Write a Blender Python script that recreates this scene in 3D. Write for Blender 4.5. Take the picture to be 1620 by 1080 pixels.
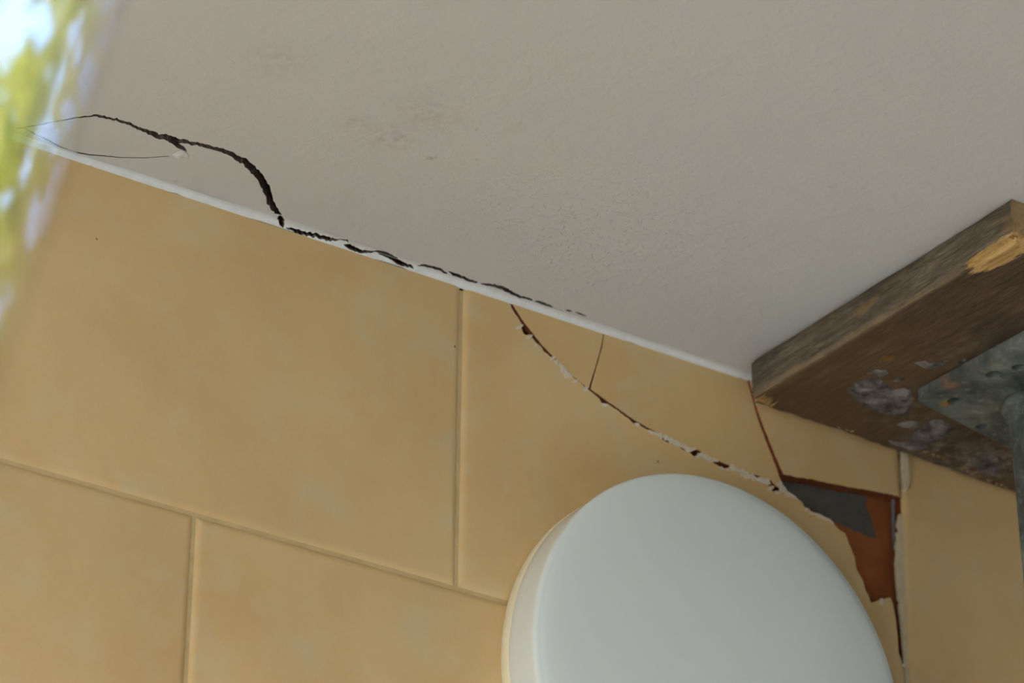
import bpy, bmesh, math, random
from mathutils import Vector, Matrix, noise
from mathutils.geometry import delaunay_2d_cdt

for o in list(bpy.data.objects): bpy.data.objects.remove(o)
SC = bpy.context.scene
COL = SC.collection
rnd = random.Random(7)

# ------------------------------------------------------------------ camera
CZ = 1.17                                   # camera height above the floor
RW = ((0.8286099, -0.5597386, 0.0099133), (0.2666657, 0.3790654, -0.8861145), (0.4922347, 0.7368868, 0.4633604))
FPX = 6165.9
DW = 2.06354                                # tiled wall face, y
ZT = 1.32798 + CZ                           # top edge of the tiles
ZC = ZT + 0.004                             # ceiling
cam = bpy.data.objects.new('camera', bpy.data.cameras.new('camera'))
COL.objects.link(cam)
R = Matrix(RW)
M = Matrix((R[0], -R[1], -R[2])).transposed().to_4x4()
M.translation = (0, 0, CZ)
cam.matrix_world = M
cam.data.sensor_width = 36
cam.data.lens = FPX / 1620 * 36
cam.data.clip_start = 0.05
cam.data.dof.use_dof = True
cam.data.dof.focus_distance = 2.62
cam.data.dof.aperture_fstop = 8.5
SC.camera = cam

# ------------------------------------------------------------------ daylight
world = bpy.data.worlds.new('sky'); SC.world = world; world.use_nodes = True
wn = world.node_tree.nodes; wl = world.node_tree.links
sky = wn.new('ShaderNodeTexSky'); sky.sky_type = 'NISHITA'; sky.sun_disc = False
sky.sun_elevation = math.radians(31); sky.sun_rotation = math.radians(-68); sky.dust_density = 1.0
tcw = wn.new('ShaderNodeTexCoord'); cl = wn.new('ShaderNodeTexNoise'); cl.inputs['Scale'].default_value = 3.5; cl.inputs['Detail'].default_value = 6
crp = wn.new('ShaderNodeValToRGB'); crp.color_ramp.elements[0].position = .42; crp.color_ramp.elements[1].position = .62
cmx = wn.new('ShaderNodeMix'); cmx.data_type = 'RGBA'; cmx.inputs[7].default_value = (3.0, 3.05, 3.1, 1)      # thin white cloud all over the sky
wl.new(tcw.outputs['Generated'], cl.inputs['Vector']); wl.new(cl.outputs['Fac'], crp.inputs[0]); wl.new(crp.outputs[0], cmx.inputs[0])
wl.new(sky.outputs[0], cmx.inputs[6]); wl.new(cmx.outputs[2], wn['Background'].inputs[0]); wn['Background'].inputs[1].default_value = 1.2
sun = bpy.data.objects.new('sun', bpy.data.lights.new('sun', 'SUN'))
sun.data.energy = 2.7; sun.data.color = (1, .96, .9); sun.data.angle = math.radians(.6)
sun.rotation_euler = Vector((.78, -.34, -.52)).to_track_quat('-Z', 'Y').to_euler()
COL.objects.link(sun)
WX = -0.36                                  # face of the left wall
WY0, WY1, WZ0, WZ1 = -0.55, 1.78, 0.55, 2.12   # window opening
po = bpy.data.objects.new('window_portal', bpy.data.lights.new('window_portal', 'AREA'))
po.data.shape = 'RECTANGLE'; po.data.size = WY1 - WY0; po.data.size_y = WZ1 - WZ0
po.data.cycles.is_portal = True
po.matrix_world = Matrix.Translation((WX - .20, (WY0 + WY1) / 2, (WZ0 + WZ1) / 2)) @ Matrix(((0, 0, -1), (1, 0, 0), (0, 1, 0))).to_4x4() @ Matrix.Rotation(0, 4, 'X')
COL.objects.link(po)
vs = SC.view_settings
SC.display_settings.display_device = 'sRGB'
vs.view_transform = 'Standard'; vs.look = 'None'; vs.gamma = 1; vs.use_curve_mapping = False
vs.exposure = 1.85
SC.cycles.caustics_reflective = False; SC.cycles.caustics_refractive = False

# ------------------------------------------------------------------ materials
def lin(c): return tuple((x / 255 / 12.92) if x / 255 <= .04045 else ((x / 255 + .055) / 1.055) ** 2.4 for x in c)
class Mat:
    def __init__(s, name, rough=.6, spec=.5):
        s.m = bpy.data.materials.new(name); s.m.use_nodes = True
        s.n = s.m.node_tree.nodes; s.l = s.m.node_tree.links; s.b = s.n['Principled BSDF']
        s.b.inputs['Roughness'].default_value = rough
        s.b.inputs['Specular IOR Level'].default_value = spec
        tc = s.n.new('ShaderNodeTexCoord'); s.obj = tc.outputs['Object']
        g = s.n.new('ShaderNodeNewGeometry'); s.pos = g.outputs['Position']
        oi = s.n.new('ShaderNodeObjectInfo'); s.rand = oi.outputs['Random']
    def mapped(s, src, scale=(1, 1, 1), rnd_off=False, rot=(0, 0, 0)):
        mp = s.n.new('ShaderNodeMapping'); mp.inputs['Scale'].default_value = scale; mp.inputs['Rotation'].default_value = rot
        s.l.new(src, mp.inputs[0])
        if rnd_off:
            c = s.n.new('ShaderNodeMath'); c.operation = 'MULTIPLY'; c.inputs[1].default_value = 37.0
            s.l.new(s.rand, c.inputs[0]); s.l.new(c.outputs[0], mp.inputs['Location'])
        return mp.outputs[0]
    def noise(s, vec, scale, detail=4, rough=.5, dist=0.0):
        t = s.n.new('ShaderNodeTexNoise'); t.inputs['Scale'].default_value = scale; t.inputs['Detail'].default_value = detail
        t.inputs['Roughness'].default_value = rough; t.inputs['Distortion'].default_value = dist
        s.l.new(vec, t.inputs['Vector']); return t.outputs['Fac']
    def ramp(s, fac, stops, interp='LINEAR'):
        r = s.n.new('ShaderNodeValToRGB'); r.color_ramp.interpolation = interp
        el = r.color_ramp.elements
        while len(el) < len(stops): el.new(.5)
        for e, (p, c) in zip(el, stops):
            e.position = p; e.color = (c, c, c, 1) if isinstance(c, (int, float)) else (*c, 1)
        s.l.new(fac, r.inputs[0]); return r.outputs[0]
    def mix(s, fac, a, b):
        x = s.n.new('ShaderNodeMix'); x.data_type = 'RGBA'
        for i, v in ((0, fac), (6, a), (7, b)):
            if hasattr(v, 'is_output'): s.l.new(v, x.inputs[i])
            elif i == 0: x.inputs[0].default_value = v
            else: x.inputs[i].default_value = (*v, 1)
        return x.outputs[2]
    def math(s, op, a, b=0.0):
        x = s.n.new('ShaderNodeMath'); x.operation = op
        for i, v in enumerate((a, b)):
            if hasattr(v, 'is_output'): s.l.new(v, x.inputs[i])
            else: x.inputs[i].default_value = v
        return x.outputs[0]
    def spot(s, vec, centre, radius, stretch=(1, 1, 1)):
        """1 inside a ragged spot, 0 outside (mask for dirt, bare wood and a painted edge highlight)"""
        sb = s.n.new('ShaderNodeVectorMath'); sb.operation = 'SUBTRACT'; s.l.new(vec, sb.inputs[0]); sb.inputs[1].default_value = centre
        ml = s.n.new('ShaderNodeVectorMath'); ml.operation = 'MULTIPLY'; s.l.new(sb.outputs[0], ml.inputs[0]); ml.inputs[1].default_value = stretch
        ln = s.n.new('ShaderNodeVectorMath'); ln.operation = 'LENGTH'; s.l.new(ml.outputs[0], ln.inputs[0])
        mr = s.n.new('ShaderNodeMapRange'); mr.inputs[1].default_value = radius; mr.inputs[2].default_value = radius * .25
        s.l.new(ln.outputs['Value'], mr.inputs[0]); return mr.outputs[0]
    def bump(s, h, strength, dist=.001):
        b = s.n.new('ShaderNodeBump'); b.inputs['Strength'].default_value = strength; b.inputs['Distance'].default_value = dist
        s.l.new(h, b.inputs['Height'])
        if s.b.inputs['Normal'].links: s.l.new(s.b.inputs['Normal'].links[0].from_socket, b.inputs['Normal'])
        s.l.new(b.outputs[0], s.b.inputs['Normal'])
    def color(s, c):
        if hasattr(c, 'is_output'): s.l.new(c, s.b.inputs['Base Color'])
        else: s.b.inputs['Base Color'].default_value = (*c, 1)
        return s.m

def simple(name, c, c2=None, scale=60, rough=.8, bump=.3, bscale=400, spec=.3):
    m = Mat(name, rough, spec)
    f = m.ramp(m.noise(m.pos, scale, 5, .6), [(.35, 0), (.65, 1)])
    m.color(m.mix(f, c, c2 or tuple(x * .8 for x in c)))
    m.bump(m.noise(m.pos, bscale, 4, .6), bump)
    return m.m

# ------------------------------------------------------------------ geometry helpers
def unpx(x, y, axis, c):
    """point of the plane (axis = c) that the photograph shows at pixel x, y"""
    v = Vector(((x - 810) / FPX, (y - 540) / FPX, 1))
    d = R.transposed() @ v
    o = Vector((0, 0, CZ))
    t = (c - o[axis]) / d[axis]
    return o + d * t
def wpx(x, y, c=DW): p = unpx(x, y, 1, c); return (p.x, p.z)        # on the wall -> (X, Z)
def cpx(x, y, c=None): p = unpx(x, y, 2, ZC if c is None else c); return (p.x, p.y)   # on the ceiling -> (X, Y)

def link(name, me, mats, parent=None, smooth=None):
    o = bpy.data.objects.new(name, me); COL.objects.link(o)
    for m in (mats if isinstance(mats, (list, tuple)) else [mats]): me.materials.append(m)
    if parent: o.parent = parent
    if smooth is not None:
        me.polygons.foreach_set('use_smooth', [True] * len(me.polygons))
        me.set_sharp_from_angle(angle=smooth)
    return o
def empty(name, loc=(0, 0, 0)):
    o = bpy.data.objects.new(name, None); o.empty_display_size = .05; COL.objects.link(o); o.location = loc; return o
def tag(o, label=None, cat=None, group=None, kind=None):
    if label: o['label'] = label
    if cat: o['category'] = cat
    if group: o['group'] = group
    if kind: o['kind'] = kind
    return o
def mesh(verts, faces, idx=None):
    me = bpy.data.meshes.new('mesh'); me.from_pydata([tuple(v) for v in verts], [], faces)
    if idx: me.polygons.foreach_set('material_index', idx)
    me.update(); return me
def fixn(me):
    bm = bmesh.new(); bm.from_mesh(me); bmesh.ops.recalc_face_normals(bm, faces=bm.faces); bm.to_mesh(me); bm.free(); return me
def box(x0, x1, y0, y1, z0, z1, bevel=0):
    bm = bmesh.new(); bmesh.ops.create_cube(bm, size=1)
    for v in bm.verts: v.co = ((x0 + x1) / 2 + v.co.x * (x1 - x0), (y0 + y1) / 2 + v.co.y * (y1 - y0), (z0 + z1) / 2 + v.co.z * (z1 - z0))
    if bevel: bmesh.ops.bevel(bm, geom=bm.edges[:], offset=bevel, segments=2, affect='EDGES')
    me = bpy.data.meshes.new('mesh'); bm.to_mesh(me); bm.free(); return me
def inside(p, poly):
    x, y = p; c = False; j = len(poly) - 1
    for i in range(len(poly)):
        xi, yi = poly[i]; xj, yj = poly[j]
        if (yi > y) != (yj > y) and x < (xj - xi) * (y - yi) / (yj - yi) + xi: c = not c
        j = i
    return c
def jag(pts, step, amp, closed=True, seed=0, keep=lambda a, b: False):
    """subdivide an outline and shake the new points sideways"""
    r = random.Random(seed); out = []; n = len(pts)
    for i in range(n if closed else n - 1):
        a = Vector(pts[i]); b = Vector(pts[(i + 1) % n]); out.append(tuple(a))
        L = (b - a).length; k = int(L / step)
        if k < 1 or keep(a, b): continue
        d = (b - a) / L; nn = Vector((-d.y, d.x))
        for j in range(1, k + 1):
            out.append(tuple(a + (b - a) * (j / (k + 1)) + nn * r.gauss(0, amp)))
    if not closed: out.append(tuple(pts[-1]))
    return out
def sheet(outline, holes, fn, depth, extra=(), side=1, back=False):
    """a plate cut from a flat outline with holes in it; fn(u, v, d) places it, d runs from the face (0) to the back (1)"""
    loops = [outline] + list(holes)
    vs_, es = [], []
    for lp in loops:
        n0 = len(vs_)
        for i, p in enumerate(lp): vs_.append(Vector(p)); es.append((n0 + i, n0 + (i + 1) % len(lp)))
    for p in extra: vs_.append(Vector(p))
    v2, e2, f2, *_ = delaunay_2d_cdt(vs_, es, [], 0, 1e-7)
    keep = []
    for f in f2:
        c = sum((v2[i] for i in f), Vector((0, 0))) / len(f)
        if inside(c, outline) and not any(inside(c, h) for h in holes): keep.append(tuple(f))
    used = sorted({i for f in keep for i in f}); mp = {k: i for i, k in enumerate(used)}
    keep = [tuple(mp[i] for i in f) for f in keep]; P = [v2[i] for i in used]; n = len(P)
    V = [fn(p.x, p.y, 0.0) for p in P]; F = list(keep); I = [0] * len(keep)
    if depth:
        cnt = {}
        for f in keep:
            for a, b in zip(f, f[1:] + f[:1]): cnt[(a, b)] = cnt.get((a, b), 0) + 1
        V += [fn(p.x, p.y, 1.0) for p in P]
        for (a, b) in list(cnt):
            if (b, a) not in cnt: F.append((b, a, a + n, b + n)); I.append(side)
        if back:
            for f in keep: F.append(tuple(i + n for i in reversed(f))); I.append(side)
    me = mesh(V, F, I); fixn(me)
    return me
def ribbon(pts, step=4.0, amp=.6, seed=1):
    """pixel centre line [(x, y, width)] -> pixel outline, ragged"""
    r = random.Random(seed); P = []
    for (x0, y0, w0), (x1, y1, w1) in zip(pts, pts[1:]):
        L = math.hypot(x1 - x0, y1 - y0); k = max(1, int(L / step))
        for j in range(k): t = j / k; P.append((x0 + (x1 - x0) * t, y0 + (y1 - y0) * t, w0 + (w1 - w0) * t))
    P.append(pts[-1]); A, B = [], []
    for i, (x, y, w) in enumerate(P):
        a = P[max(i - 1, 0)]; b = P[min(i + 1, len(P) - 1)]
        dx, dy = b[0] - a[0], b[1] - a[1]; L = math.hypot(dx, dy) or 1; nx, ny = -dy / L, dx / L
        s = r.gauss(0, amp * min(1, w / 4)); e = w / 2 if 0 < i < len(P) - 1 else .25
        e1 = max(.25, e + r.gauss(0, amp * .6 * min(1, w / 4))); e2 = max(.25, e + r.gauss(0, amp * .6 * min(1, w / 4)))
        A.append((x + nx * (e1 + s), y + ny * (e1 + s))); B.append((x - nx * (e2 - s), y - ny * (e2 - s)))
    return A + B[::-1]
def tube(path, rad, seg=16):
    V, F = [], []
    for i, p in enumerate(path):
        p = Vector(p); a = Vector(path[max(i - 1, 0)]); b = Vector(path[min(i + 1, len(path) - 1)])
        d = (b - a).normalized(); u = d.orthogonal().normalized(); w = d.cross(u)
        rr = rad[i] if isinstance(rad, (list, tuple)) else rad
        for k in range(seg): t = 2 * math.pi * k / seg; V.append(p + (u * math.cos(t) + w * math.sin(t)) * rr)
    for i in range(len(path) - 1):
        for k in range(seg): F.append((i * seg + k, i * seg + (k + 1) % seg, (i + 1) * seg + (k + 1) % seg, (i + 1) * seg + k))
    F.append(tuple(range(seg))[::-1]); F.append(tuple(range((len(path) - 1) * seg, len(path) * seg)))
    return fixn(mesh(V, F))

# ------------------------------------------------------------------ materials of the place
def make_ceiling_mat():
    m = Mat('ceiling_paint', .55, .25)
    base = m.mix(m.ramp(m.noise(m.pos, 6, 3, .5), [(.3, 0), (.7, 1)]), (.595, .60, .575), (.575, .585, .565))
    streak = m.ramp(m.noise(m.mapped(m.pos, (1, .35, 1), rot=(0, 0, .5)), 26, 5, .6, .4), [(.60, 0), (.74, 1)])
    c = m.mix(m.math('MULTIPLY', streak, .12), base, (.36, .35, .32))
    sp = [((683, 249), .0032, (.32, .24, .17), .75), ((755, 205), .0018, (.34, .26, .2), .6), ((753, 252), .0016, (.3, .25, .2), .5),
          ((620, 218), .016, (.40, .35, .32), .45), ((665, 172), .022, (.43, .41, .38), .3), ((560, 193), .012, (.38, .35, .33), .35),
          ((1318, 295), .0022, (.3, .3, .3), .5), ((1377, 333), .003, (.35, .33, .3), .4), ((1170, 120), .002, (.3, .3, .3), .4),
          ((440, 95), .02, (.43, .41, .38), .3), ((700, 190), .018, (.42, .40, .37), .28), ((279, 287), .002, (.4, .36, .3), .5)]
    wob = m.noise(m.pos, 160, 3, .6)
    for (px, py), r_, col, amt in sp:
        x, y = cpx(px, py)
        f = m.math('MULTIPLY', m.spot(m.pos, (x, y, ZC), r_ * 1.5, (1, 1, 0)), m.ramp(wob, [(.38, 0), (.6, 1)]))
        c = m.mix(m.math('MULTIPLY', f, amt), c, col)
    m.color(c)
    m.bump(m.noise(m.pos, 260, 5, .6), .35, .0008)
    m.bump(m.noise(m.pos, 45, 4, .6, .5), .35, .003)
    x, y = cpx(930, 370)
    dents = m.math('MULTIPLY', m.ramp(m.noise(m.mapped(m.pos, (1, 1, 1)), 150, 2, .5, 1.5), [(.56, 0), (.66, 1)]), m.spot(m.pos, (x, y, ZC), .13, (1, 1, 0)))
    m.bump(dents, .35, .0012)
    return m.m
M_CEIL = make_ceiling_mat()
M_PLASTER = simple('broken_plaster', (.15, .12, .09), (.07, .058, .045), 300, .95, .6, 900, .1)  # brown plaster, darkened so the crack sides read as deep shade
M_SHADE = simple('crack_shade_dark', (.06, .05, .042), (.04, .035, .03), 80, .95, .5)  # shade of the cracks and caulk joint, put into a near-black colour
_c = Mat('white_caulk', .45, .4)
_f = _c.ramp(_c.noise(_c.pos, 90, 4, .6), [(.35, 0), (.65, 1)]); _a = _c.mix(_f, (.80, .84, .83), (.70, .74, .72))
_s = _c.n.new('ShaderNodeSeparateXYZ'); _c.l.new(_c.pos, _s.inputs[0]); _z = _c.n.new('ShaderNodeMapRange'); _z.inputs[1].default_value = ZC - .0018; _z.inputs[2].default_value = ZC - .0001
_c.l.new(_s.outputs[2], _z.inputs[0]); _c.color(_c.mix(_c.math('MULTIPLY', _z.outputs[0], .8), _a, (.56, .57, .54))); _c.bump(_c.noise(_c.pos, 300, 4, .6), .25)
M_CAULK = _c.m
M_CAULKIN = simple('caulk_break_shaded', (.25, .21, .18), (.14, .12, .10), 300, .95, .4)  # inner faces of the white caulk, crack shade put into the colour
def make_tile_mat():
    m = Mat('ochre_glaze', .42, .35)
    v = m.mapped(m.pos, (1, 1, 1), True)
    a = m.ramp(m.noise(v, 9, 4, .55, .3), [(.36, 0), (.66, 1)])
    b = m.ramp(m.noise(v, 22, 5, .6, .2), [(.50, 0), (.72, 1)])
    c = m.mix(a, (.68, .475, .215), (.735, .545, .27))
    c = m.mix(m.math('MULTIPLY', b, .42), c, (.66, .60, .42))
    f = m.ramp(m.noise(v, 420, 3, .6), [(.45, 0), (.6, 1)])
    c = m.mix(m.math('MULTIPLY', f, .05), c, (.5, .36, .18))
    for (px, py), r_ in (((1041, 730), .0014), ((720, 548), .0014), ((153, 378), .0012)):
        x, z = wpx(px, py)
        c = m.mix(m.math('MULTIPLY', m.spot(m.pos, (x, DW, z), r_, (1, 0, 1)), .8), c, (.12, .06, .02))
    m.color(c)
    m.bump(m.noise(m.pos, 60, 3, .5), .10, .001)
    m.bump(m.noise(m.pos, 700, 3, .5), .12, .0003)
    return m.m
M_TILE = make_tile_mat()
M_TERRA = simple('terracotta_body', (.33, .115, .038), (.27, .09, .028), 45, .9, .25, 500, .2)
M_TERRAD = simple('terracotta_break', (.24, .070, .026), (.15, .045, .02), 200, .95, .5, 700, .1)
M_ADH = simple('grey_adhesive', (.125, .120, .105), (.10, .097, .088), 60, .95, .4, 500, .1)
M_GROUT = simple('sand_grout', (.66, .51, .27), (.60, .45, .23), 80, .85, .4, 500, .2)
M_CREAM = simple('cream_grout', (.70, .60, .40), (.62, .52, .34), 120, .85, .5, 500, .2)
M_CHIP = simple('chipped_biscuit', (.80, .74, .62), (.70, .62, .48), 200, .9, .5, 900, .2)
M_PAINT = simple('wall_paint', (.20, .195, .18), (.18, .175, .165), 10, .8, .2)
M_FLOOR = simple('floor_tiles_dull', (.29, .31, .33), (.27, .285, .305), 8, .6, .2)

# ------------------------------------------------------------------ ceiling with its cracks
XR, YB = 2.75, -1.3                       # right wall, wall behind the camera
cracks = [
    [(24, 203, 1), (38, 202, 1.6), (70, 196, 1.5), (110, 188, 1.8), (140, 184, 2.2), (153, 183, 3.6), (180, 189, 4), (205, 196, 4.2), (228, 206, 5), (244, 213, 8),
     (265, 218, 9.5), (285, 223, 7), (300, 226, 5), (320, 230, 5), (342, 235, 5.5), (352, 237, 7), (370, 246, 8), (386, 255, 10), (400, 267, 11),
     (412, 282, 12), (421, 296, 12.5), (425, 308, 11.5), (428, 320, 10.5), (436, 333, 9.5), (443, 343, 7.5), (447, 352, 4)],
    [(38, 202, 1.3), (50, 209, 2.3), (70, 219, 2.4), (95, 232, 2.4), (115, 240, 2), (140, 244.5, 1.8), (165, 246.5, 1.3), (190, 249, 1), (230, 249.5, .9), (268, 247, .8)],
    [(262, 219, 2), (275, 226, 6), (286, 233, 6.5), (296, 239, 2)],
    [(398, 181, .5)] ][:3]
holes = []
for k, c in enumerate(cracks): holes.append([cpx(x, y) for x, y in ribbon(c, 3.5, .75 if k != 1 else .25, k + 3)])
# the long crack leaves the caulk and runs on in the plaster edge
def ceil_fn(u, v, d): return (u, v, ZC + d * .016)
CE = DW - .003
# the part of the crack (px 700..930) that lies on the ceiling side of the fillet is cut through caulk and ceiling alike
caulk_cracks = [
    [(441, 341, 8), (446, 350, 8), (446, 356, 7), (448, 361, 2)],
    [(452, 361, 1.5), (460, 363, 3.5), (472, 367, 5), (482, 370, 4), (495, 373, 5.5), (500, 371, 5), (506, 376, 5), (520, 379, 5), (530, 381, 3.5), (540, 379.5, 2), (549, 380.5, 4), (552, 385, 4)],
    [(544, 388, 2), (553, 391, 6), (562, 396, 5), (574, 399, 4.5), (586, 400, 3), (595, 398, 3), (604, 400, 8), (615, 405, 8), (625, 411, 8), (633, 417, 6), (645, 421, 4), (655, 425, 3.5)],
    [(661, 421, 2), (670, 420.5, 4.5), (680, 422, 4.5), (694, 426, 4), (703, 431, 4), (708, 434, 2)],
    [(709, 429, 1), (718, 434, 5), (730, 439, 5), (745, 445, 5), (756, 448, 4)],
    [(760, 449, 2), (772, 450, 4), (785, 453, 4), (797, 456, 5), (808, 463, 5), (822, 469, 4), (843, 475, 2.5)],
    [(846, 476, 1), (852, 478, 3), (865, 481.5, 3.5), (875, 486, 1.5)],
    [(895, 490, .8), (900, 491.5, 3), (905, 492, 1)], [(910, 493.5, 1), (918, 496.5, 2.2), (928, 500, 1)]]
FB = .0085                                # the fillet's leg on the ceiling
# plane through the two edges of the fillet
nrm = Vector((0, ZC - ZT, FB)).normalized()
def fpx(x, y):
    v = R.transposed() @ Vector(((x - 810) / FPX, (y - 540) / FPX, 1)); o = Vector((0, 0, CZ)); p0 = Vector((0, DW, ZT))
    t = (p0 - o).dot(nrm) / v.dot(nrm); p = o + v * t
    return (p.x, (DW - p.y) / FB)         # x along the wall, 0 at the tiles .. 1 at the ceiling
fh = []; ch = []
for k, c in enumerate(caulk_cracks):
    rb = ribbon([(x, y, w * 1.12) for x, y, w in c], 2.8, .5, 40 + k)
    fh.append([fpx(x, y) for x, y in rb])
    pr = [cpx(x, y) for x, y in rb]
    if min(p[1] for p in pr) < DW - FB * .6: ch.append(pr)
ch = [[(x, min(y, CE - .0006)) for x, y in h] for h in ch]
ceiling = link('ceiling', sheet([(WX, YB), (XR, YB), (XR, CE), (WX, CE)], holes + ch, ceil_fn, 1,
                                extra=[(x * .1 + .02, y * .1 + .03) for x in range(-3, 27) for y in range(-12, 20)]), [M_CEIL, M_PLASTER])
tag(ceiling, kind='structure')
core = link('ceiling_core', box(WX, XR, YB, DW + .1, ZC + .0162, ZC + .13), M_SHADE, ceiling)
flk = [(273, 243), (281, 238), (289, 237), (297, 242), (299, 249), (291, 246), (283, 250), (277, 247)]
def flake_fn(u, v, d):
    x, y = cpx(281, 243); k = math.hypot(u - x, v - y)
    return (u, v, ZC - .0002 - (.0006 + .22 * max(0, .005 - k)) * (1 - d))
link('plaster_flake', sheet([cpx(x, y) for x, y in flk], [], flake_fn, 1, extra=[cpx(284, 243), cpx(290, 242)]), [M_CAULK, M_CEIL], ceiling)

# white caulk fillet between tiles and ceiling
def leg(u):                               # how far the caulk is smeared out on the ceiling
    pts = ((-9, .40), (1.02, .42), (1.10, .62), (1.17, .95), (1.35, 1.0), (1.45, .85), (1.6, .7), (9, .7))
    for (a, p), (b, q) in zip(pts, pts[1:]):
        if u <= b: return p + (q - p) * (u - a) / (b - a)
def fil_fn(u, v, d):
    s = math.sin(math.pi * min(max(v, 0), 1)) * .0011
    w = noise.noise(Vector((u * 30, v, 3))) * .0004
    y = DW - FB * (v if v < .42 else .42 + (v - .42) * max(0, leg(u) - .42) / .58) + s * .45 - .0002; z = ZT + (ZC - ZT) * v + s * .9 + w * (1 - abs(2 * v - 1))
    return (u, y + d * .0016, z + d * .0025)
uo = [(u / 60, 0) for u in range(int(WX * 60), 96)] + [(1.60, 0), (1.60, 1)] + [(u / 60, 1) for u in range(95, int(WX * 60) - 1, -1)]
uo = [(u, (v if 0 < u < 1.59 else v) + (rnd.uniform(-.22, .18) if v == 1 else rnd.uniform(-.16, .05))) for u, v in uo]
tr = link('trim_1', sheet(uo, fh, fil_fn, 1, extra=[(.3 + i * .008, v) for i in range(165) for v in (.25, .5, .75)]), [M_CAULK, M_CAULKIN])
tag(tr, kind='structure')
link('joint_shade_strip', box(WX, XR, DW + .0022, DW + .0104, ZT + .0003, ZC), M_SHADE, tr)  # added dark strip standing in for the shade behind the caulk

# ------------------------------------------------------------------ tiled wall
Z1 = 1.0936307 + CZ; X1 = 1.3355680; X2 = 1.1280037; TP = .4; RP = .25; G = .0015
wall = link('wall_back', box(WX, XR, DW + .0105, DW + .13, 0, ZC + .0162), M_TERRA)
tag(wall, kind='structure')
INS = (0, .0009, .0020, .0034, .0055)
def drop(d): return .0021 * max(0, 1 - d / .0055) ** 2
cache = {}
def tile_mesh(w, h, cut_top):
    key = (round(w, 4), round(h, 4), cut_top)
    if key in cache: return cache[key]
    xs = [i for i in INS] + [w - i for i in reversed(INS)]
    zs = [i for i in INS] + ([h] if cut_top else [h - i for i in reversed(INS)])
    V, F, I = [], [], []
    for z in zs:
        for x in xs:
            dx = min(x, w - x); dz = z if cut_top else min(z, h - z)
            V.append((x, max(drop(dx), drop(dz)), z))
    nx, nz = len(xs), len(zs)
    for j in range(nz - 1):
        for i in range(nx - 1): a = j * nx + i; F.append((a, a + 1, a + nx + 1, a + nx)); I.append(0)
    n = len(V); rim = [i for i in range(nx)] + [j * nx + nx - 1 for j in range(1, nz)] + [(nz - 1) * nx + i for i in range(nx - 2, -1, -1)] + [j * nx for j in range(nz - 2, 0, -1)]
    for i in rim: V.append((V[i][0], .010, V[i][2]))
    for k in range(len(rim)): F.append((rim[k], n + k, n + (k + 1) % len(rim), rim[(k + 1) % len(rim)])); I.append(1)
    me = mesh(V, F, I); me.materials.append(M_TILE); me.materials.append(M_TERRAD)
    me.polygons.foreach_set('use_smooth', [True] * len(me.polygons)); me.set_sharp_from_angle(angle=.9)
    cache[key] = me; return me
def put_tile(xa, xb, za, zb, cut=False):
    o = bpy.data.objects.new('tile', tile_mesh(xb - xa, zb - za, cut)); COL.objects.link(o)
    o.location = (xa, DW, za); o.parent = wall; return o
def grout(x0, x1, z0, z1):
    o = link('grout', box(x0, x1, DW + .0019, DW + .0100, z0, z1), M_GROUT, wall); return o
rows = [(Z1, ZT, X1, True)]
z = Z1; k = 0
while z > 0.02:
    z0 = max(z - RP, 0); rows.append((z0, z, X2 if k % 2 == 0 else X1, False)); z = z0; k += 1
for z0, z1, xo, top in rows:
    j = xo - TP * math.ceil((xo - WX) / TP - 1e-6)
    grout(WX, XR, z0 - G, z0 + G) if z0 > 0 else None
    while j < XR:
        xa = max(j + G, WX); xb = min(j + TP - G, XR)
        if xb - xa > .02:
            if not (top and abs(j - X1) < .01): put_tile(xa, xb, z0 + G, z1 - (0 if top else G), top)
        if j > WX + .01 and not (top and abs(j - X1 - TP) < .01): grout(j - G, j + G, z0 + G, z1 - G)
        j += TP

# the broken tile: five shards on the wall
TX0, TX1 = X1 + G, X1 + TP - G
TZ0 = Z1 + G
def shard_fn(lift=0, tilt=None):
    def f(u, v, d):
        g = max(drop(u - TX0), drop(TX1 - u), drop(v - TZ0))
        off = lift + (tilt(u, v) if tilt else 0)
        return (u, DW + g - off + d * (.0102 - g), v)
    return f
def W(*pts): return [wpx(x, y) for x, y in pts]
def clampx(pts, lo=TX0, hi=TX1, top=ZT): return [(min(max(x, lo), hi), min(max(z, TZ0), top)) for x, z in pts]
def shard(outline, fn, jg=.0003, seed=0):
    out = jag(clampx(outline), .0025, jg, True, seed, keep=lambda a, b: (abs(a.x - b.x) < 1e-6 and (abs(a.x - TX0) < 1e-6 or abs(a.x - TX1) < 1e-6)) or (abs(a.y - b.y) < 1e-6))
    ex = []
    for i in INS[1:]:
        for k in range(52):
            u = TX0 + (TX1 - TX0) * k / 51
            ex.append((u, TZ0 + i))
            v = TZ0 + (ZT - TZ0) * k / 51
            ex += [(TX0 + i, v), (TX1 - i, v)]
    for a in range(18):
        for b in range(10): ex.append((TX0 + .012 + a * .022, TZ0 + .012 + b * .023))
    ex = [p for p in ex if inside(p, out) and min((Vector(p) - Vector(q)).length for q in out) > .0007]
    o = link('tile_shard', sheet(out, [], fn, 1, extra=ex), [M_TILE, M_TERRAD], wall)
    me = o.data; me.polygons.foreach_set('use_smooth', [True] * len(me.polygons)); me.set_sharp_from_angle(angle=.5)
    return o
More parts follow.
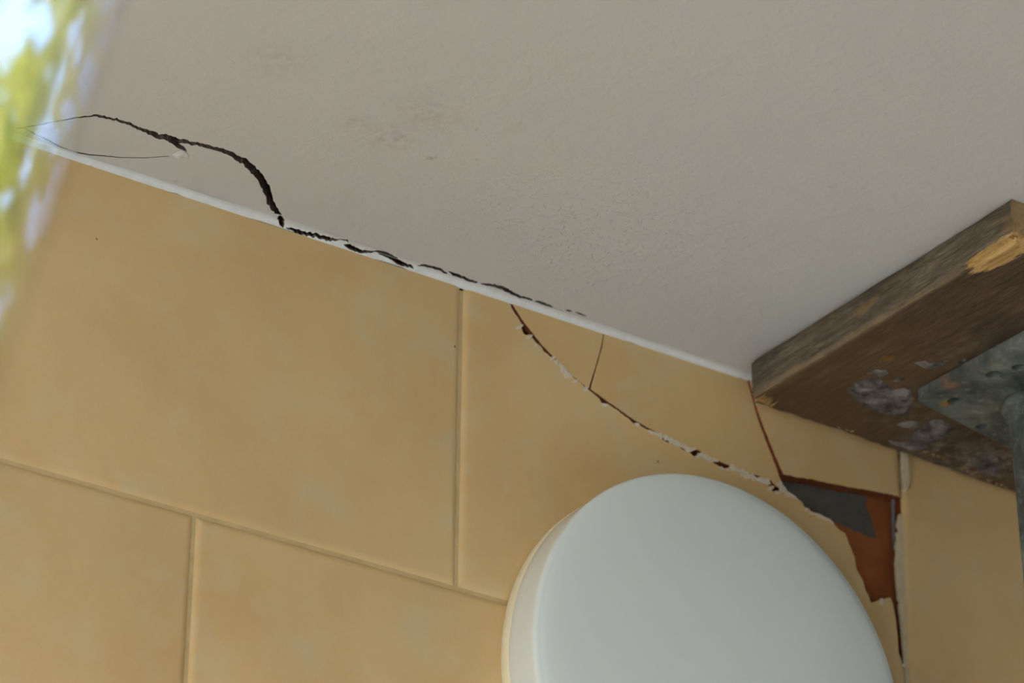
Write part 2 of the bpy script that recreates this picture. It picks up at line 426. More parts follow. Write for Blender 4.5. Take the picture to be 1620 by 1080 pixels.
lower = W((805.5, 485.5), (814, 495), (821, 504.5), (825.5, 512), (825.5, 520), (828, 527), (833, 530), (838, 528), (846.7, 540), (853, 545.5), (856.7, 549), (860, 555.5), (866.7, 560), (875.5, 566.5),
          (885, 576), (898, 588), (909, 598), (921, 608), (931, 616), (941, 624), (948, 630), (951, 636), (955, 638.5), (960, 637.5), (975, 647.5), (996, 663), (1003, 670), (1008, 671),
          (1033, 684), (1046.7, 694.5), (1073, 707), (1092, 716), (1101, 724.4), (1104, 718), (1122, 728), (1132, 734), (1141, 739), (1147, 740), (1154, 739.5), (1166.7, 746), (1191, 755), (1206, 761), (1217, 768), (1223, 777), (1229, 778),
          (1235, 772.5), (1242.4, 776.7), (1256.7, 785), (1268, 793), (1272, 801), (1279, 803), (1283, 809), (1297, 814), (1309.6, 819.4), (1317.8, 827.6), (1328, 837.8), (1337, 843), (1344, 862), (1352.4, 882.6), (1355.5, 901),
          (1365.6, 919), (1368.7, 931.5), (1374.8, 943.7), (1378, 953.5), (1393, 947.8), (1408.4, 944.7), (1413, 956), (1416.5, 975), (1419.5, 1000), (1421.5, 1033), (1426, 1042), (1429, 1056))
lower[0] = (lower[0][0] - .0003, ZT)
end = wpx(1431, 1058)
sh1 = shard([(TX0, ZT)] + lower + [(TX1, end[1]), (TX1, TZ0), (TX0, TZ0)], shard_fn(), .0002, 2)
u0 = wpx(810, 485.5); u1 = wpx(953.6, 524)
sh2 = shard([(u0[0], ZT)] + [(u1[0], ZT)] + W((953.3, 533), (950.3, 549), (944.8, 569), (938.2, 591), (931.3, 614.8), (921, 607.6), (909, 597.6), (898, 587.6), (885, 575.6), (875.5, 565.5), (855.5, 544), (840, 524), (824.5, 504)), shard_fn(.0002), .00012, 3)
v0 = wpx(954.9, 525)
lowedge3 = W((1241.5, 772.5), (1235, 768.5), (1229, 771), (1222, 764), (1217.8, 758.5), (1191, 750.5), (1166.7, 741.5), (1157, 736.5), (1146.7, 734), (1137.8, 729.5), (1122, 724), (1104, 712), (1093, 709.5), (1073, 702), (1046.7, 690), (1033, 681),
             (1006.7, 667), (996.7, 660.3), (975, 645), (959, 634), (949, 626.5), (933.6, 615.6))
sh3 = shard([(v0[0], ZT), (wpx(1182, 602)[0], ZT)] + W((1187, 621), (1195, 652), (1202, 674), (1217.8, 714.5), (1229, 743), (1233.5, 757)) + lowedge3 + W((940, 591), (946.6, 569), (952.1, 549), (954.8, 533)), shard_fn(.0004), .00012, 4)
b0 = wpx(1182.2, 603)
yb = wpx(1421.7, 788)
sh4 = shard([(b0[0], ZT), (TX1, ZT), (TX1, yb[1])] + W((1383, 779.7), (1342, 772.6), (1309.6, 766.5), (1281, 760), (1252.6, 756), (1235.5, 752.5), (1220.3, 716.5), (1203.4, 674), (1195.4, 651), (1187, 622)), shard_fn(.0022, lambda u, v: .012 * (ZT - v)), .00018, 5)
# what is left in the hole: adhesive patch, broken grout, grey edge
adh = W((1240, 757), (1300, 760), (1376, 776), (1372, 790), (1371, 801), (1374.5, 810), (1378, 819), (1383, 836), (1386.5, 852), (1376, 849), (1362.6, 842.5), (1342, 834), (1317.8, 821.5), (1297, 812), (1275, 797), (1240, 790))
adh = [(x, z) for x, z in [wpx(*p, DW + .0095) for p in ((1236, 757), (1300, 758), (1376, 774), (1371.5, 790), (1370, 801), (1374.5, 810), (1378, 819), (1383, 836), (1386.5, 852), (1376, 849), (1362.6, 842.5), (1342, 834), (1317.8, 822), (1297, 813), (1268, 797), (1236, 790))]]
link('adhesive_patch', sheet(jag(adh, .002, .0002, True, 6), [], lambda u, v, d: (u, DW + .0098 + d * .0006, v), 1), [M_ADH, M_ADH], wall)
HG = DW + .004
gl = [wpx(*p, HG) for p in ((1410.5, 785), (1416, 786), (1415, 800), (1414.5, 830), (1416, 850), (1415, 858), (1413.5, 871), (1412.5, 850), (1411.5, 830), (1411, 805))]
link('adhesive_ridge', sheet(jag(gl, .002, .0003, True, 7), [], lambda u, v, d: (u, HG + d * .0012, v), 1), [simple('blue_grey_adhesive', (.26, .27, .27), (.2, .2, .2), 120, .9, .5), M_ADH], wall)
gr_ = W((1424, 812), (1427.5, 812)) + [(X1 + TP + G, Z1 + .15)] + [(X1 + TP + G, TZ0)] + [(X1 + TP - G, TZ0)] + [(X1 + TP - G, end[1])] + W((1431.5, 1050), (1431.5, 1036), (1429, 1007.6), (1426, 973), (1423.5, 955), (1426, 951), (1422.5, 948), (1421, 930), (1419.5, 910), (1418, 890), (1420, 875), (1418.5, 862), (1421.5, 850), (1419.5, 842), (1424, 838), (1420.5, 830))
link('grout', sheet(jag(gr_, .002, .00015, True, 9), [], lambda u, v, d: (u, DW + .0008 + d * .0022, v), 1), [M_CREAM, M_CREAM], wall)
# flap of old grout standing proud beside the top shard
gs = W((1424.5, 706), (1433.5, 708), (1433, 725), (1435, 745), (1436, 765), (1434, 771), (1430, 777), (1427.5, 774), (1426, 760), (1425.5, 740), (1425, 725))
link('grout', sheet(jag(gs, .002, .0002, True, 10), [], lambda u, v, d: (u, DW - .0030 + d * .0115, v), 1), [M_CREAM, M_CREAM], wall)

# pale chips where the glaze has burst along the cracks
chips = [((874, 567), 3, 5, .8), ((880, 573), 4, 3, .8), ((885, 577), 3, 3, .7), ((891, 585), 5, 6, .9), ((897, 593), 6, 5, .7), ((904, 594), 2, 3, .5), ((909, 603), 4, 5, 1), ((925, 616), 4, 6, 1.2), ((822, 517), 3, 8, 1.1), ((837, 533), 3, 7, 1), ((848, 546), 3, 3, 1),
         ((956, 641), 6, 2.5, .2), ((1008, 672), 5, 2.5, .4), ((1030, 684), 8, 1.6, .5), ((1043, 688), 4, 4, .5), ((1052, 691), 6, 4, .5), ((1060, 696), 7, 4, .5), ((1070, 701), 8, 4, .5), ((1080, 706), 7, 4, .5), ((1089, 711), 6, 4, .4), ((1097, 710), 3, 3, .3), ((1103, 722), 2.2, 7, 1.5),
         ((1108, 720), 4, 4, .4), ((1115, 723), 5, 5, .4), ((1124, 729), 5, 3, .3), ((1131, 728), 5, 2, .3), ((1140, 741), 5, 2.5, .3), ((1150, 743), 4, 2, .2), ((1157, 738), 4, 4, .3), ((1165, 743), 5, 4, .3), ((1173, 748), 6, 5, .4), ((1182, 752), 5, 5, .3), ((1194, 758), 8, 4, .3),
         ((1203, 760), 6, 4, .4), ((1212, 760), 6, 4, .3), ((1219, 772), 4, 5, 1), ((1227, 779), 3, 3, .6), ((1236, 774), 6, 4, 1), ((1232, 765), 3, 5, 1), ((1246, 781), 5, 2.5, .6), ((1256, 787), 5, 2.5, .6), ((1275, 806), 5, 2.5, .5), ((1283, 812), 4, 2.5, .5), ((1297, 817), 5, 3.5, .5), ((1308, 822), 4, 2.5, .6), ((1394, 952), 3, 6, 0), ((1429, 1053), 3, 3, 0)]
def band(pts, seed, amp):
    o = [wpx(x, y) for x, y in ribbon(pts, 3.2, amp, seed)]
    dd = .0009
    link('chipped_edge', sheet(o, [], lambda u, v, d: (u, DW - dd * (1 - d) - .0002 * noise.noise(Vector((u * 800, v * 800, seed))), v), 1), [M_CHIP, M_CHIP], wall)
band([(1026, 681, 1), (1040, 688, 3), (1050, 691, 5), (1062, 698, 6), (1075, 704, 6), (1090, 711, 5), (1097, 712, 2)], 81, 1.1)
band([(1103, 717, 2), (1108, 720, 6), (1116, 724, 7), (1124, 727.5, 5), (1136, 731, 2)], 82, 1.2)
band([(1152, 741, 3), (1160, 741, 6), (1168, 745, 7), (1178, 750, 8), (1190, 755, 7), (1203, 759, 7), (1213, 762, 8), (1219, 764, 4)], 83, 1.3)
band([(1231, 764, 3), (1237, 771, 7), (1244, 779, 6), (1254, 786, 4), (1262, 790, 2)], 84, 1.0)
band([(1226, 779, 2), (1231, 780, 3), (1237, 776, 3)], 85, .6)
band([(1283, 811, 1.5), (1297, 816.5, 3.5), (1310, 822, 3), (1318, 829, 1.5)], 86, .6)
band([(886, 578, 2), (893, 588, 7), (899, 593, 6), (903, 598, 2)], 87, 1.2)
for k, ((cx, cy), a, b, rot_) in enumerate(chips):
    n = 9; P = []
    for i in range(n):
        t = 2 * math.pi * i / n; rr = rnd.uniform(.6, 1.1)
        x, y = math.cos(t) * a * rr, math.sin(t) * b * rr
        P.append((cx + x * math.cos(rot_) - y * math.sin(rot_), cy + x * math.sin(rot_) + y * math.cos(rot_)))
    P = W(*P); c = wpx(cx, cy)
    dd = .0006 if cx < 940 or cx > 1250 else .0010
    link('glaze_chip', sheet(P, [], lambda u, v, d, c=c, dd=dd: (u, DW - dd + d * .0012 - .0003 * (1 - d) * noise.noise(Vector((u * 900, v * 900, k))), v), 1, extra=[c]), [M_CHIP, M_CHIP], wall)

# ------------------------------------------------------------------ round lamp
def lathe(profile, centre, seg=128):
    V, F = [], []
    for r_, h in profile:
        for k in range(seg): t = 2 * math.pi * k / seg; V.append((centre[0] + math.cos(t) * r_, DW - h, centre[1] + math.sin(t) * r_))
    for i in range(len(profile) - 1):
        for k in range(seg): F.append((i * seg + k, i * seg + (k + 1) % seg, (i + 1) * seg + (k + 1) % seg, (i + 1) * seg + k))
    if profile[0][0] > .001 : F.append(tuple(range(seg)))
    return fixn(mesh(V, F))
LX, LZ = 1.5311416, 1.0516684 + CZ
lamp = empty('wall_lamp', (LX, DW, LZ))
tag(lamp, 'large round white opal wall lamp with a cream base ring on the ochre tiles', 'lamp')
def place(o, root): o.data.transform(Matrix.Translation(-root.location)); o.parent = root; return o
mb = Mat('cream_plastic', .35, .5); mb.color((.86, .80, .58))
mo = Mat('opal_acrylic', .22, .5)
mo.b.inputs['Subsurface Weight'].default_value = 0
spk = mo.spot(mo.pos, tuple(unpx(1063, 917, 1, DW - .047)), .0012)
mo.color(mo.mix(mo.math('MULTIPLY', spk, .8), (.765, .845, .83), (.2, .2, .18)))
mo.b.inputs['Coat Weight'].default_value = .3
place(link('base_ring', lathe([(.150, -.0), (.1590, .0), (.1597, .0012), (.1600, .0088), (.1592, .0102), (.1540, .0104)], (LX, LZ)), mb.m, smooth=.6), lamp)
prof = [(.1545, .0102), (.1592, .0104), (.1597, .0118)] + [(.1597 + .0012 * t, .0118 + .0285 * t) for t in (.25, .5, .75, 1)]
prof += [(.1609 - .0042 * (1 - math.cos(a)), .0403 + .0042 * math.sin(a)) for a in [math.radians(x) for x in (15, 30, 45, 60, 75, 86)]]
prof += [(.156 * math.cos(t) if i else .1562, (.0446 + .0075 * math.sin(t))) for i, t in enumerate([math.radians(x) for x in range(0, 90, 5)])][1:] + [(.0001, .0521)]
place(link('diffuser', lathe(prof, (LX, LZ)), mo.m, smooth=.9), lamp)

# ------------------------------------------------------------------ plank on the ceiling
PX0, PX1, PY0, PY1, PT = 1.5762, 1.930, 1.7450, 2.0450, .0325
plank = empty('plank', ((PX0 + PX1) / 2, (PY0 + PY1) / 2, ZC - PT))
tag(plank, 'short weathered brown wooden plank pressed against the white ceiling by the steel prop', 'plank')
def wood(name, dark, mid, light, grain=1.0, gold=None, gold_amt=0, end=False):
    m = Mat(name, .85, .2)
    v = m.mapped(m.pos, (1, .12, 1) if not end else (1, 1, 1))
    g = m.noise(v, 210 if not end else 60, 8, .78, .8)
    c = m.ramp(g, [(.32, dark), (.5, mid), (.70, light)])
    b = m.ramp(m.noise(m.pos, 18, 5, .6), [(.35, 0), (.65, 1)])
    c = m.mix(m.math('MULTIPLY', b, .55), c, dark)
    if gold:
        k = m.ramp(m.noise(m.mapped(m.pos, (1, .25, 1)), 60, 4, .6), [(.56, 0), (.66, 1)])
        c = m.mix(m.math('MULTIPLY', k, gold_amt), c, gold)
    if not end or True:
        wn_ = m.ramp(m.noise(m.mapped(m.pos, (1, .2, 1)), 170, 4, .6), [(.3, .25), (.7, 1)])
        raw = m.ramp(m.math('MULTIPLY', m.spot(m.pos, (PX0 + .001, PY0 - .002, ZC - PT), 1.0, (36, 13.5, 100)), wn_), [(.16, 0), (.24, 1)])
        rim = m.math('MULTIPLY', m.math('MULTIPLY', m.spot(m.pos, (PX0 + .001, 0, ZC - PT + .001), .0045, (1, 0, 1)), wn_), .55)  # highlight along the lower edge, painted into the wood colour
        c = m.mix(rim, c, (.40, .29, .16))
        rc = m.ramp(g, [(.32, (.30, .17, .05)), (.5, (.60, .39, .15)), (.70, (.85, .62, .30))])
        c = m.mix(raw, c, rc)
    m.bump(g, .8 * grain, .0015); m.bump(m.noise(m.pos, 500, 4, .7), .5, .0006)
    return m, c
mu, cu = wood('weathered_underside', (.055, .038, .025), (.12, .080, .050), (.20, .135, .085))
# orange brown towards the wall corner, pale mortar bloom at the far lower edge
x, y = cpx(1290, 625, ZC - PT); cu = mu.mix(mu.math('MULTIPLY', mu.spot(mu.pos, (x, y, ZC - PT), .13, (1, .8, 0)), .45), cu, (.17, .10, .035))
nz = mu.ramp(mu.noise(mu.pos, 110, 5, .7), [(.45, 0), (.62, 1)])
for (px, py), rr, am in (((1560, 735), .05, .8), ((1470, 705), .035, .5), ((1420, 640), .05, .25), ((1530, 560), .04, .2)):
    x, y = cpx(px, py, ZC - PT); cu = mu.mix(mu.math('MULTIPLY', mu.math('MULTIPLY', mu.spot(mu.pos, (x, y, ZC - PT), rr, (1, 1, 0)), nz), am), cu, (.30, .25, .20))
x, y = cpx(1405, 568, ZC - PT); cu = mu.mix(mu.math('MULTIPLY', mu.spot(mu.pos, (x, y, ZC - PT), .006, (1, 1, 0)), .7), cu, (.25, .12, .01))
mu.color(cu)
ms, cs = wood('weathered_edge', (.055, .045, .032), (.20, .165, .115), (.40, .335, .24), 1.5, (.36, .235, .10), .5); ms.color(cs)
mr_, cr = wood('raw_split_wood', (.30, .17, .05), (.58, .38, .15), (.80, .58, .27), 1.2); mr_.color(cr)
me_, ce = wood('sawn_end_grain', (.26, .17, .08), (.52, .37, .19), (.66, .50, .29), 1, end=True); me_.color(ce)
def plank_mesh():
    nx, ny, nz_ = 60, 60, 8; bm = bmesh.new(); grid = {}
    def P(i, j, k):
        key = (i, j, k)
        if key in grid: return grid[key]
        x = PX0 + (PX1 - PX0) * i / nx; y = PY0 + (PY1 - PY0) * j / ny; z = ZC - PT + PT * k / nz_
        p = Vector((x, y, z)); q = p * 1
        edge_l, edge_b = i == 0, k == 0
        w = noise.noise(Vector((x * 14, y * 10, z * 60))) * .0010 + noise.noise(Vector((x * 90, y * 25, z * 300))) * .0007
        if i == 0: q.x += w
        if j == ny: q.y += max(0, x - 1.66) * .045
        if j == ny: q.y += noise.noise(Vector((x * 120, 5, z * 90))) * .0018
        if j == 0: q.y += noise.noise(Vector((x * 80, 9, z * 80))) * .0012
        if k == 0: q.z += noise.noise(Vector((x * 160, y * 18, 2))) * .0006
        if i == 0 and k == 0: q.x += .0018 + abs(noise.noise(Vector((y * 60, 1, 1)))) * .002; q.z += .0008
        if i == 0 and k == nz_: q.x += .0022
        if j == ny and k == 0: q.y -= .0003 + abs(noise.noise(Vector((x * 150, 4, 1)))) * .002; q.z += .0006
        if j == ny and i == 0: q.y -= .004; q.x += .0025
        if j == ny and i == 1: q.y -= .001
        if j == ny - 1 and i == 0: q.x += .0006
        if j < 9 and k == 0 and i == 0: q.x += .004 * (1 - j / 9); q.z += .0035 * (1 - j / 9)
        if j == 0 and k == 0: q.y += .002; q.z += .0015 + (.003 if i < 5 else 0)
        if k == nz_: q.z = ZC - .0003
        grid[key] = bm.verts.new(q); return grid[key]
    def quad(a, b, c, d, mi):
        f = bm.faces.new((a, b, c, d)); f.material_index = mi; f.smooth = True
    for i in range(nx):
        for j in range(ny):
            raw = i == 0 and j >= ny - 1
            quad(P(i, j, 0), P(i, j + 1, 0), P(i + 1, j + 1, 0), P(i + 1, j, 0), 2 if raw else 0)
            quad(P(i, j, nz_), P(i + 1, j, nz_), P(i + 1, j + 1, nz_), P(i, j + 1, nz_), 0)
    for j in range(ny):
        for k in range(nz_):
            raw = False
            quad(P(0, j, k), P(0, j, k + 1), P(0, j + 1, k + 1), P(0, j + 1, k), 2 if raw else 1)
            quad(P(nx, j, k), P(nx, j + 1, k), P(nx, j + 1, k + 1), P(nx, j, k + 1), 1)
    for i in range(nx):
        for k in range(nz_):
            quad(P(i, 0, k), P(i + 1, 0, k), P(i + 1, 0, k + 1), P(i, 0, k + 1), 3)
            quad(P(i, ny, k), P(i, ny, k + 1), P(i + 1, ny, k + 1), P(i + 1, ny, k), 3)
    bmesh.ops.recalc_face_normals(bm, faces=bm.faces)
    me = bpy.data.meshes.new('mesh'); bm.to_mesh(me); bm.free(); me.set_sharp_from_angle(angle=.6); return me
board = link('board', plank_mesh(), [mu.m, ms.m, mr_.m, me_.m]); place(board, plank)
# torn fibres at the corner, the chamfer and along the wall end
def sliver(a, b, w):
    a, b = Vector(a), Vector(b); m_ = (a + b) / 2 + Vector((0, 0, -w * .4)); return tube([a, m_, b], [w * .5, w * .45, w * .15], 5)
def sl(px0, px1, w, parent=plank, dz=0):
    a = cpx(*px0, ZC - PT + dz); b = cpx(*px1, ZC - PT + dz)
    o = link('splinter', sliver((*a, ZC - PT + dz - .0006), (*b, ZC - PT + dz - .0008), w), mr_.m); place(o, plank)
for k in range(8):
    x = 1196 + k * 3.4; y = 630 + k * 1.6 - 1
    sl((x, y + 2), (x + rnd.uniform(9, 17), y - rnd.uniform(5, 9)), .0011)
for px, py in ((1325, 679), (1338, 683), (1346, 686), (1461, 718), (1475, 723), (1483, 724), (1490, 727), (1520, 745), (1530, 749), (1536, 752), (1548, 756), (1562, 763), (1575, 768), (1583, 771), (1590, 774)):
    sl((px, py - 5), (px + rnd.uniform(3, 8), py - rnd.uniform(3, 7)), rnd.uniform(.0009, .0018))
# mortar stuck to the underside
mm = Mat('grey_mortar', .95, .15)
mm.color(mm.ramp(mm.noise(mm.pos, 70, 6, .65), [(.36, (.08, .07, .062)), (.5, (.23, .205, .185)), (.64, (.46, .42, .385))]))
mm.bump(mm.noise(mm.pos, 200, 6, .75), 1.0, .006)
def Z45(*pts): return [(1300 + x / 4.5, 540 + y / 4.5) for x, y in pts]
patches = [Z45((180, 350), (240, 290), (330, 265), (420, 265), (480, 320), (520, 345), (590, 335), (640, 355), (655, 400), (640, 450), (615, 515), (540, 515), (470, 515), (380, 495), (300, 450), (230, 400)),
           Z45((640, 775), (560, 745), (500, 735), (470, 700), (560, 715), (640, 700), (660, 640), (720, 600), (800, 555), (860, 560), (940, 600), (920, 650), (860, 690), (790, 740), (720, 775)),
           Z45((530, 590), (600, 565), (700, 575), (690, 610), (640, 625)), Z45((320, 225), (380, 200), (460, 205), (490, 235), (430, 245), (370, 240)),
           Z45((660, 155), (720, 140), (790, 150), (860, 140), (910, 130), (870, 155), (800, 195), (740, 195)), Z45((950, 150), (1020, 120), (1025, 140), (980, 160)),
           Z45((510, 280), (540, 262), (600, 262), (560, 290)), Z45((1060, 860), (1100, 800), (1180, 790), (1250, 830), (1290, 900), (1240, 960), (1150, 930))]
for k, p in enumerate(patches):
    q = [cpx(x, y, ZC - PT) for x, y in p]; cx = sum(a for a, b in q) / len(q); cy = sum(b for a, b in q) / len(q)
    q = jag(q, .0025, .0006, True, 60 + k)
    th = (.0032, .0018, .001, .001, .001, .0007, .001, .0006)[k]
    def pf(u, v, d, q=q, th=th):
        e = min((Vector((u, v)) - Vector(s)).length for s in q)
        h = th * min(1, e / .004) * (.75 + .6 * noise.noise(Vector((u * 160, v * 160, 1)))) + .0004
        return (u, v, ZC - PT + .0005 - (h + .0003) * (1 - d))
    ex = [(cx + (i - 14) * .003 + rnd.uniform(-.001, .001), cy + (j - 14) * .003 + rnd.uniform(-.001, .001)) for i in range(29) for j in range(29)]
    ex = [e for e in ex if inside(e, q) and min((Vector(e) - Vector(s)).length for s in q) > .001]
    place(link('mortar_patch', sheet(q, [], pf, 1, extra=ex), [mm.m, mm.m], smooth=.9), plank)

# ------------------------------------------------------------------ steel prop
ZP = ZC - PT - .0012                          # top of the head plate
PTH = .008
zb = ZP - PTH
mg = Mat('stained_galvanised_steel', .6, .5); mg.b.inputs['Metallic'].default_value = .35
c = mg.ramp(mg.noise(mg.pos, 30, 6, .65, .4), [(.30, (.04, .05, .05)), (.46, (.115, .135, .125)), (.60, (.20, .23, .20)), (.74, (.42, .45, .41))])
sp = mg.ramp(mg.noise(mg.pos, 150, 5, .7), [(.56, 0), (.68, 1)]); c = mg.mix(mg.math('MULTIPLY', sp, .5), c, (.42, .40, .37))
ru = mg.ramp(mg.noise(mg.mapped(mg.pos, (1, 1, 1), rot=(.4, .2, .1)), 60, 4, .6), [(.66, 0), (.74, 1)]); c = mg.mix(mg.math('MULTIPLY', ru, .5), c, (.30, .13, .05))
for (px, py), rr, col, am in (((1496, 638), .006, (.36, .20, .01), .9), ((1503, 610), .009, (.42, .22, .12), .6)):
    x, y = cpx(px, py, zb); c = mg.mix(mg.math('MULTIPLY', mg.spot(mg.pos, (x, y, zb), rr, (1, 1, 0)), am), c, col)
mg.color(c); mg.bump(mg.noise(mg.pos, 120, 6, .7), .8, .002)
prop = empty('steel_prop', (1.745 + .075, 1.905 - .065, 0))
tag(prop, 'grey galvanised steel prop standing upright under the weathered plank at the right edge', 'prop')
A = Vector(cpx(1448, 633, zb)); ey = Vector(cpx(1620, 539, zb)) - A; ex_ = Vector(cpx(1593, 707, zb)) - A
ey = ey.normalized() * .148; ex_ = ex_.normalized() * .150
cor = [A, A + ex_, A + ex_ + ey, A + ey]
def roundc(pts, r_, n=5):
    out = []
    for i, p in enumerate(pts):
        a = (pts[i - 1] - p).normalized(); b = (pts[(i + 1) % len(pts)] - p).normalized()
        for k in range(n + 1):
            t = k / n; q = p + a * r_ * (1 - t) ** 2 + b * r_ * t ** 2; out.append(tuple(q))
    return out
def ell(px, py, rr): x, y = cpx(px, py, zb); return [(x + math.cos(t / 20 * 6.2832) * rr, y + math.sin(t / 20 * 6.2832) * rr) for t in range(20)]
hol = [ell(1513, 635, .0068), ell(1573, 593, .0062), ell(1553, 675, .0046), ell(1611, 581, .005)]
def plate_fn(u, v, d): return (u, v, zb + d * PTH + noise.noise(Vector((u * 25, v * 25, 7))) * .0008 * (1 - d))
exs = [tuple(A + ex_ * a / 20 + ey * b / 20) for a in range(1, 20) for b in range(1, 20)]
exs = [e for e in exs if not any(math.hypot(e[0] - sum(p[0] for p in h) / 20, e[1] - sum(p[1] for p in h) / 20) < .009 for h in hol)]
place(link('head_plate', sheet(roundc(cor, .007), hol, plate_fn, 1, extra=exs, side=0, back=True), mg.m, smooth=.7), prop)
TR = .0275
top = Vector((1.7475, 1.909, zb)); low = Vector((1.7475 + .745 * .035, 1.909 - .667 * .035, 1.30))
axis = (low - top).normalized(); uu = Vector((.745, -.667, 0)); uu = (uu - axis * uu.dot(axis)).normalized(); ww = axis.cross(uu)
Lt = (low - top).length
view = (Vector((0, 0, CZ)) - top); a0 = math.atan2(view.dot(ww), view.dot(uu))
def tube_fn(u, v, d):
    rr = (TR - .0035 * d) + .0035 * math.exp(-v / .006) * (1 - d); a = u / TR
    return top + axis * v + (uu * math.cos(a) + ww * math.sin(a)) * rr
cc = math.pi * 2 * TR
th = []
for k in range(12):
    v = .078 + .030 * k
    uc = (a0 * TR + .0055) % cc if k % 1 == 0 else 0
    for off in (0, cc / 2):
        c0 = (uc + off) % cc
        if .006 < c0 < cc - .006: th.append([(c0 + math.cos(t / 14 * 6.2832) * .0062, v + math.sin(t / 14 * 6.2832) * .0062) for t in range(14)])
out = [(cc * i / 40, 0) for i in range(41)] + [(cc, Lt * j / 60) for j in range(1, 61)] + [(cc * i / 40, Lt) for i in range(39, -1, -1)] + [(0, Lt * j / 60) for j in range(59, 0, -1)]
ext = [(cc * i / 40, v) for i in range(1, 40) for v in (.002, .004, .007, .011, .016, .024)] + [(cc * i / 40, .04 + j * (Lt - .05) / 22) for i in range(1, 40) for j in range(23)]
ext = [e for e in ext if not any(math.hypot(e[0] - sum(p[0] for p in h) / 14, e[1] - sum(p[1] for p in h) / 14) < .0075 for h in th)]
tm = sheet(out, th, tube_fn, 1, extra=ext, side=0, back=True)
place(link('inner_tube', tm, mg.m, smooth=.8), prop)
ring = [tuple(top + axis * .003 + (uu * math.cos(t / 24 * 6.2832) + ww * math.sin(t / 24 * 6.2832)) * (TR + .002)) for t in range(24)]
V, F = [], []
for i in range(24):
    t = i / 24 * 6.2832; dr = uu * math.cos(t) + ww * math.sin(t); cc0 = top + axis * .002
    for k in range(8):
        s = k / 8 * 6.2832; rb = .0045 + .0009 * math.sin(i * 2.7)
        V.append(cc0 + dr * (TR + .001 + rb * math.cos(s)) + axis * rb * math.sin(s))
    for k in range(8): F.append((i * 8 + k, i * 8 + (k + 1) % 8, ((i + 1) % 24) * 8 + (k + 1) % 8, ((i + 1) % 24) * 8 + k))
place(link('weld_bead', fixn(mesh(V, F)), mg.m, smooth=2), prop)
foot = top + axis * ((zb - .008) / -axis.z)
place(link('outer_tube', tube([low - axis * .03, foot], .0325, 28), mg.m, smooth=.8), prop)
place(link('collar', tube([low - axis * .05, low - axis * .03, low + axis * .03, low + axis * .05], [.035, .044, .044, .035], 28), mg.m, smooth=.6), prop)
place(link('foot_plate', box(foot.x - .07, foot.x + .07, foot.y - .07, foot.y + .07, 0, .008, .001), mg.m), prop)

# ------------------------------------------------------------------ rest of the room
fl = link('floor', box(WX, XR, YB, DW, -.1, 0), M_FLOOR); tag(fl, kind='structure')
wr = link('wall_right', box(XR, XR + .2, YB, DW + .13, 0, ZC + .12), M_PAINT); tag(wr, kind='structure')
wf = link('wall_front', box(WX - .25, XR + .2, YB - .2, YB, 0, ZC + .12), M_PAINT); tag(wf, kind='structure')
lw = link('wall_left', sheet([(YB, 0), (DW + .13, 0), (DW + .13, ZC + .12), (YB, ZC + .12)], [[(WY0, WZ0), (WY1, WZ0), (WY1, WZ1), (WY0, WZ1)]],
                             lambda u, v, d: (WX - .25 * d, u, v), 1, side=0, back=True), M_PAINT); tag(lw, kind='structure')
mf = Mat('white_window_frame', .3, .5); mf.color((.82, .82, .80))
win = empty('window_1', (WX - .12, (WY0 + WY1) / 2, WZ0)); tag(win, kind='structure')
fx0, fx1, t_ = WX - .16, WX - .09, .05
for a in ((WY0, WY1, WZ0, WZ0 + t_), (WY0, WY1, WZ1 - t_, WZ1), (WY0, WY0 + t_, WZ0 + t_, WZ1 - t_), (WY1 - t_, WY1, WZ0 + t_, WZ1 - t_), (.82, .88, WZ0 + t_, WZ1 - t_)):
    place(link('window_frame', box(fx0, fx1, *a, .004), mf.m), win)
# clear glass: part mirror by the angle, otherwise see-through
gm = bpy.data.materials.new('clear_glass'); gm.use_nodes = True; n = gm.node_tree.nodes; l = gm.node_tree.links; n.clear()
go = n.new('ShaderNodeOutputMaterial'); mx = n.new('ShaderNodeMixShader'); fr = n.new('ShaderNodeFresnel'); fr.inputs[0].default_value = 2.2
tp = n.new('ShaderNodeBsdfTransparent'); gs_ = n.new('ShaderNodeBsdfGlossy'); gs_.inputs['Roughness'].default_value = .02
l.new(fr.outputs[0], mx.inputs[0]); l.new(tp.outputs[0], mx.inputs[1]); l.new(gs_.outputs[0], mx.inputs[2]); l.new(mx.outputs[0], go.inputs[0])
# open glass leaf, hinged on the far jamb and standing into the room beside the camera
# its plane passes through the point where the photograph's left edge meets it
def raydir(px, py): return (R.transposed() @ Vector(((px - 810) / FPX, (py - 540) / FPX, 1)))
ALPHA = math.radians(40); nn = Vector((-math.sin(ALPHA), -math.cos(ALPHA), 0)); tipd = raydir(80, 180); tip0 = Vector((0, 0, CZ)) + tipd * .54
def leafpt(px, py):
    d = raydir(px, py); t = (tip0 - Vector((0, 0, CZ))).dot(nn) / d.dot(nn); return Vector((0, 0, CZ)) + d * t
e0, e1 = leafpt(140, -40), leafpt(2, 380)       # free edge as the photograph shows it, leaning
eh = Vector((-math.cos(ALPHA), math.sin(ALPHA), 0)); ed = (e0 - e1).normalized(); ei = ed.cross(nn).normalized()
if ei.dot(eh) < 0: ei = -ei
mid = (e0 + e1) / 2
lw_ = .62
LC = [mid + ed * .62, mid - ed * .95, mid - ed * .95 + ei * lw_, mid + ed * .62 + ei * lw_]
V = [p for p in LC] + [p - nn * .004 for p in LC]
leaf = link('glass_leaf', fixn(mesh(V, [(0, 1, 2, 3), (7, 6, 5, 4), (0, 4, 5, 1), (1, 5, 6, 2), (2, 6, 7, 3), (3, 7, 4, 0)])), gm); place(leaf, win)
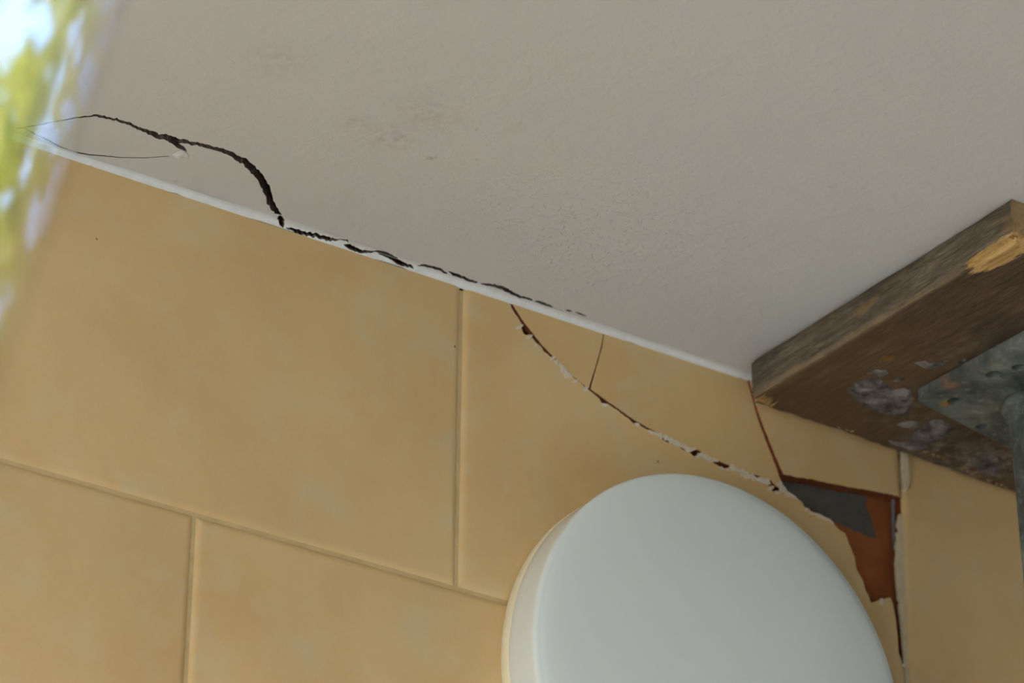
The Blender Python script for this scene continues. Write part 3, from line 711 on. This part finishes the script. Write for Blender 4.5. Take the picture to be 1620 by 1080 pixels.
for s in (.25, 1.2):
    h0 = LC[3] - ed * s
    place(link('hinge_arm', tube([h0 - ei * .03, Vector((WX - .09, .85, h0.z))], .009, 10), mf.m), win)

# ------------------------------------------------------------------ garden outside the window
gd = link('garden_paving', box(-30, WX - .25, -20, 20, -.45, -.35), simple('pale_paving', (.42, .37, .32), (.36, .32, .28), 3, .9, .5)); tag(gd, kind='structure')
ml = Mat('leaf_green', .5, .4); ml.color(ml.mix(ml.rand, (.20, .27, .04), (.30, .34, .07)))
ml.b.inputs['Transmission Weight'].default_value = 0
lf, cf = None, None
mlc = ml.ramp(ml.noise(ml.pos, 3, 3, .5), [(.30, (.22, .30, .05)), (.5, (.58, .58, .12)), (.68, (.75, .70, .25))]); ml.color(mlc)
tr_ = ml.n.new('ShaderNodeBsdfTranslucent'); ml.l.new(mlc, tr_.inputs[0]); mxs = ml.n.new('ShaderNodeMixShader'); mxs.inputs[0].default_value = .5
ml.l.new(ml.b.outputs[0], mxs.inputs[1]); ml.l.new(tr_.outputs[0], mxs.inputs[2]); ml.l.new(mxs.outputs[0], ml.n['Material Output'].inputs[0])
mk = simple('bark_brown', (.14, .10, .07), (.09, .065, .045), 20, .9, .7, 60)
def tree(x, y, h, r_, n, seed):
    r = random.Random(seed); root = empty('garden_tree', (x, y, -.35))
    place(link('trunk', tube([(x, y, -.35), (x + .05, y, h * .4), (x - .05, y + .1, h * .85)], [.14, .10, .03], 10), mk), root)
    V, F = [], []
    for i in range(n):
        d = Vector((r.gauss(0, 1), r.gauss(0, 1), r.gauss(0, 1))).normalized() * r.random() ** .4
        c = Vector((x + d.x * r_, y + d.y * r_, h * .66 + d.z * h * .36)); s = r.uniform(.03, .07)
        a = Vector((-.35 + r.gauss(0, .3), r.gauss(0, .3), -1 + r.gauss(0, .3))).normalized(); b = a.cross(Vector((r.gauss(0, 1), r.gauss(0, 1), .1))).normalized(); k = len(V); s *= 1.5
        V += [c - a * s, c + b * s * .24 + a * s * .1, c + a * s, c - b * s * .24 + a * s * .1]; F.append((k, k + 1, k + 2, k + 3))
    f = link('foliage', mesh(V, F), ml.m); f['kind'] = 'stuff'; place(f, root); return root
tag(tree(-4.6, -3.0, 5.2, 1.5, 6500, 1), 'leafy tree nearest the open window in the sunlit garden', 'tree', 'garden trees')
tag(tree(-7.5, -7.4, 7.5, 2.2, 7500, 2), 'taller leafy tree further back in the sunlit garden', 'tree', 'garden trees')
tag(tree(-8.0, -1.0, 6.0, 2.0, 6000, 3), 'wide leafy tree standing left of the others in the garden', 'tree', 'garden trees')
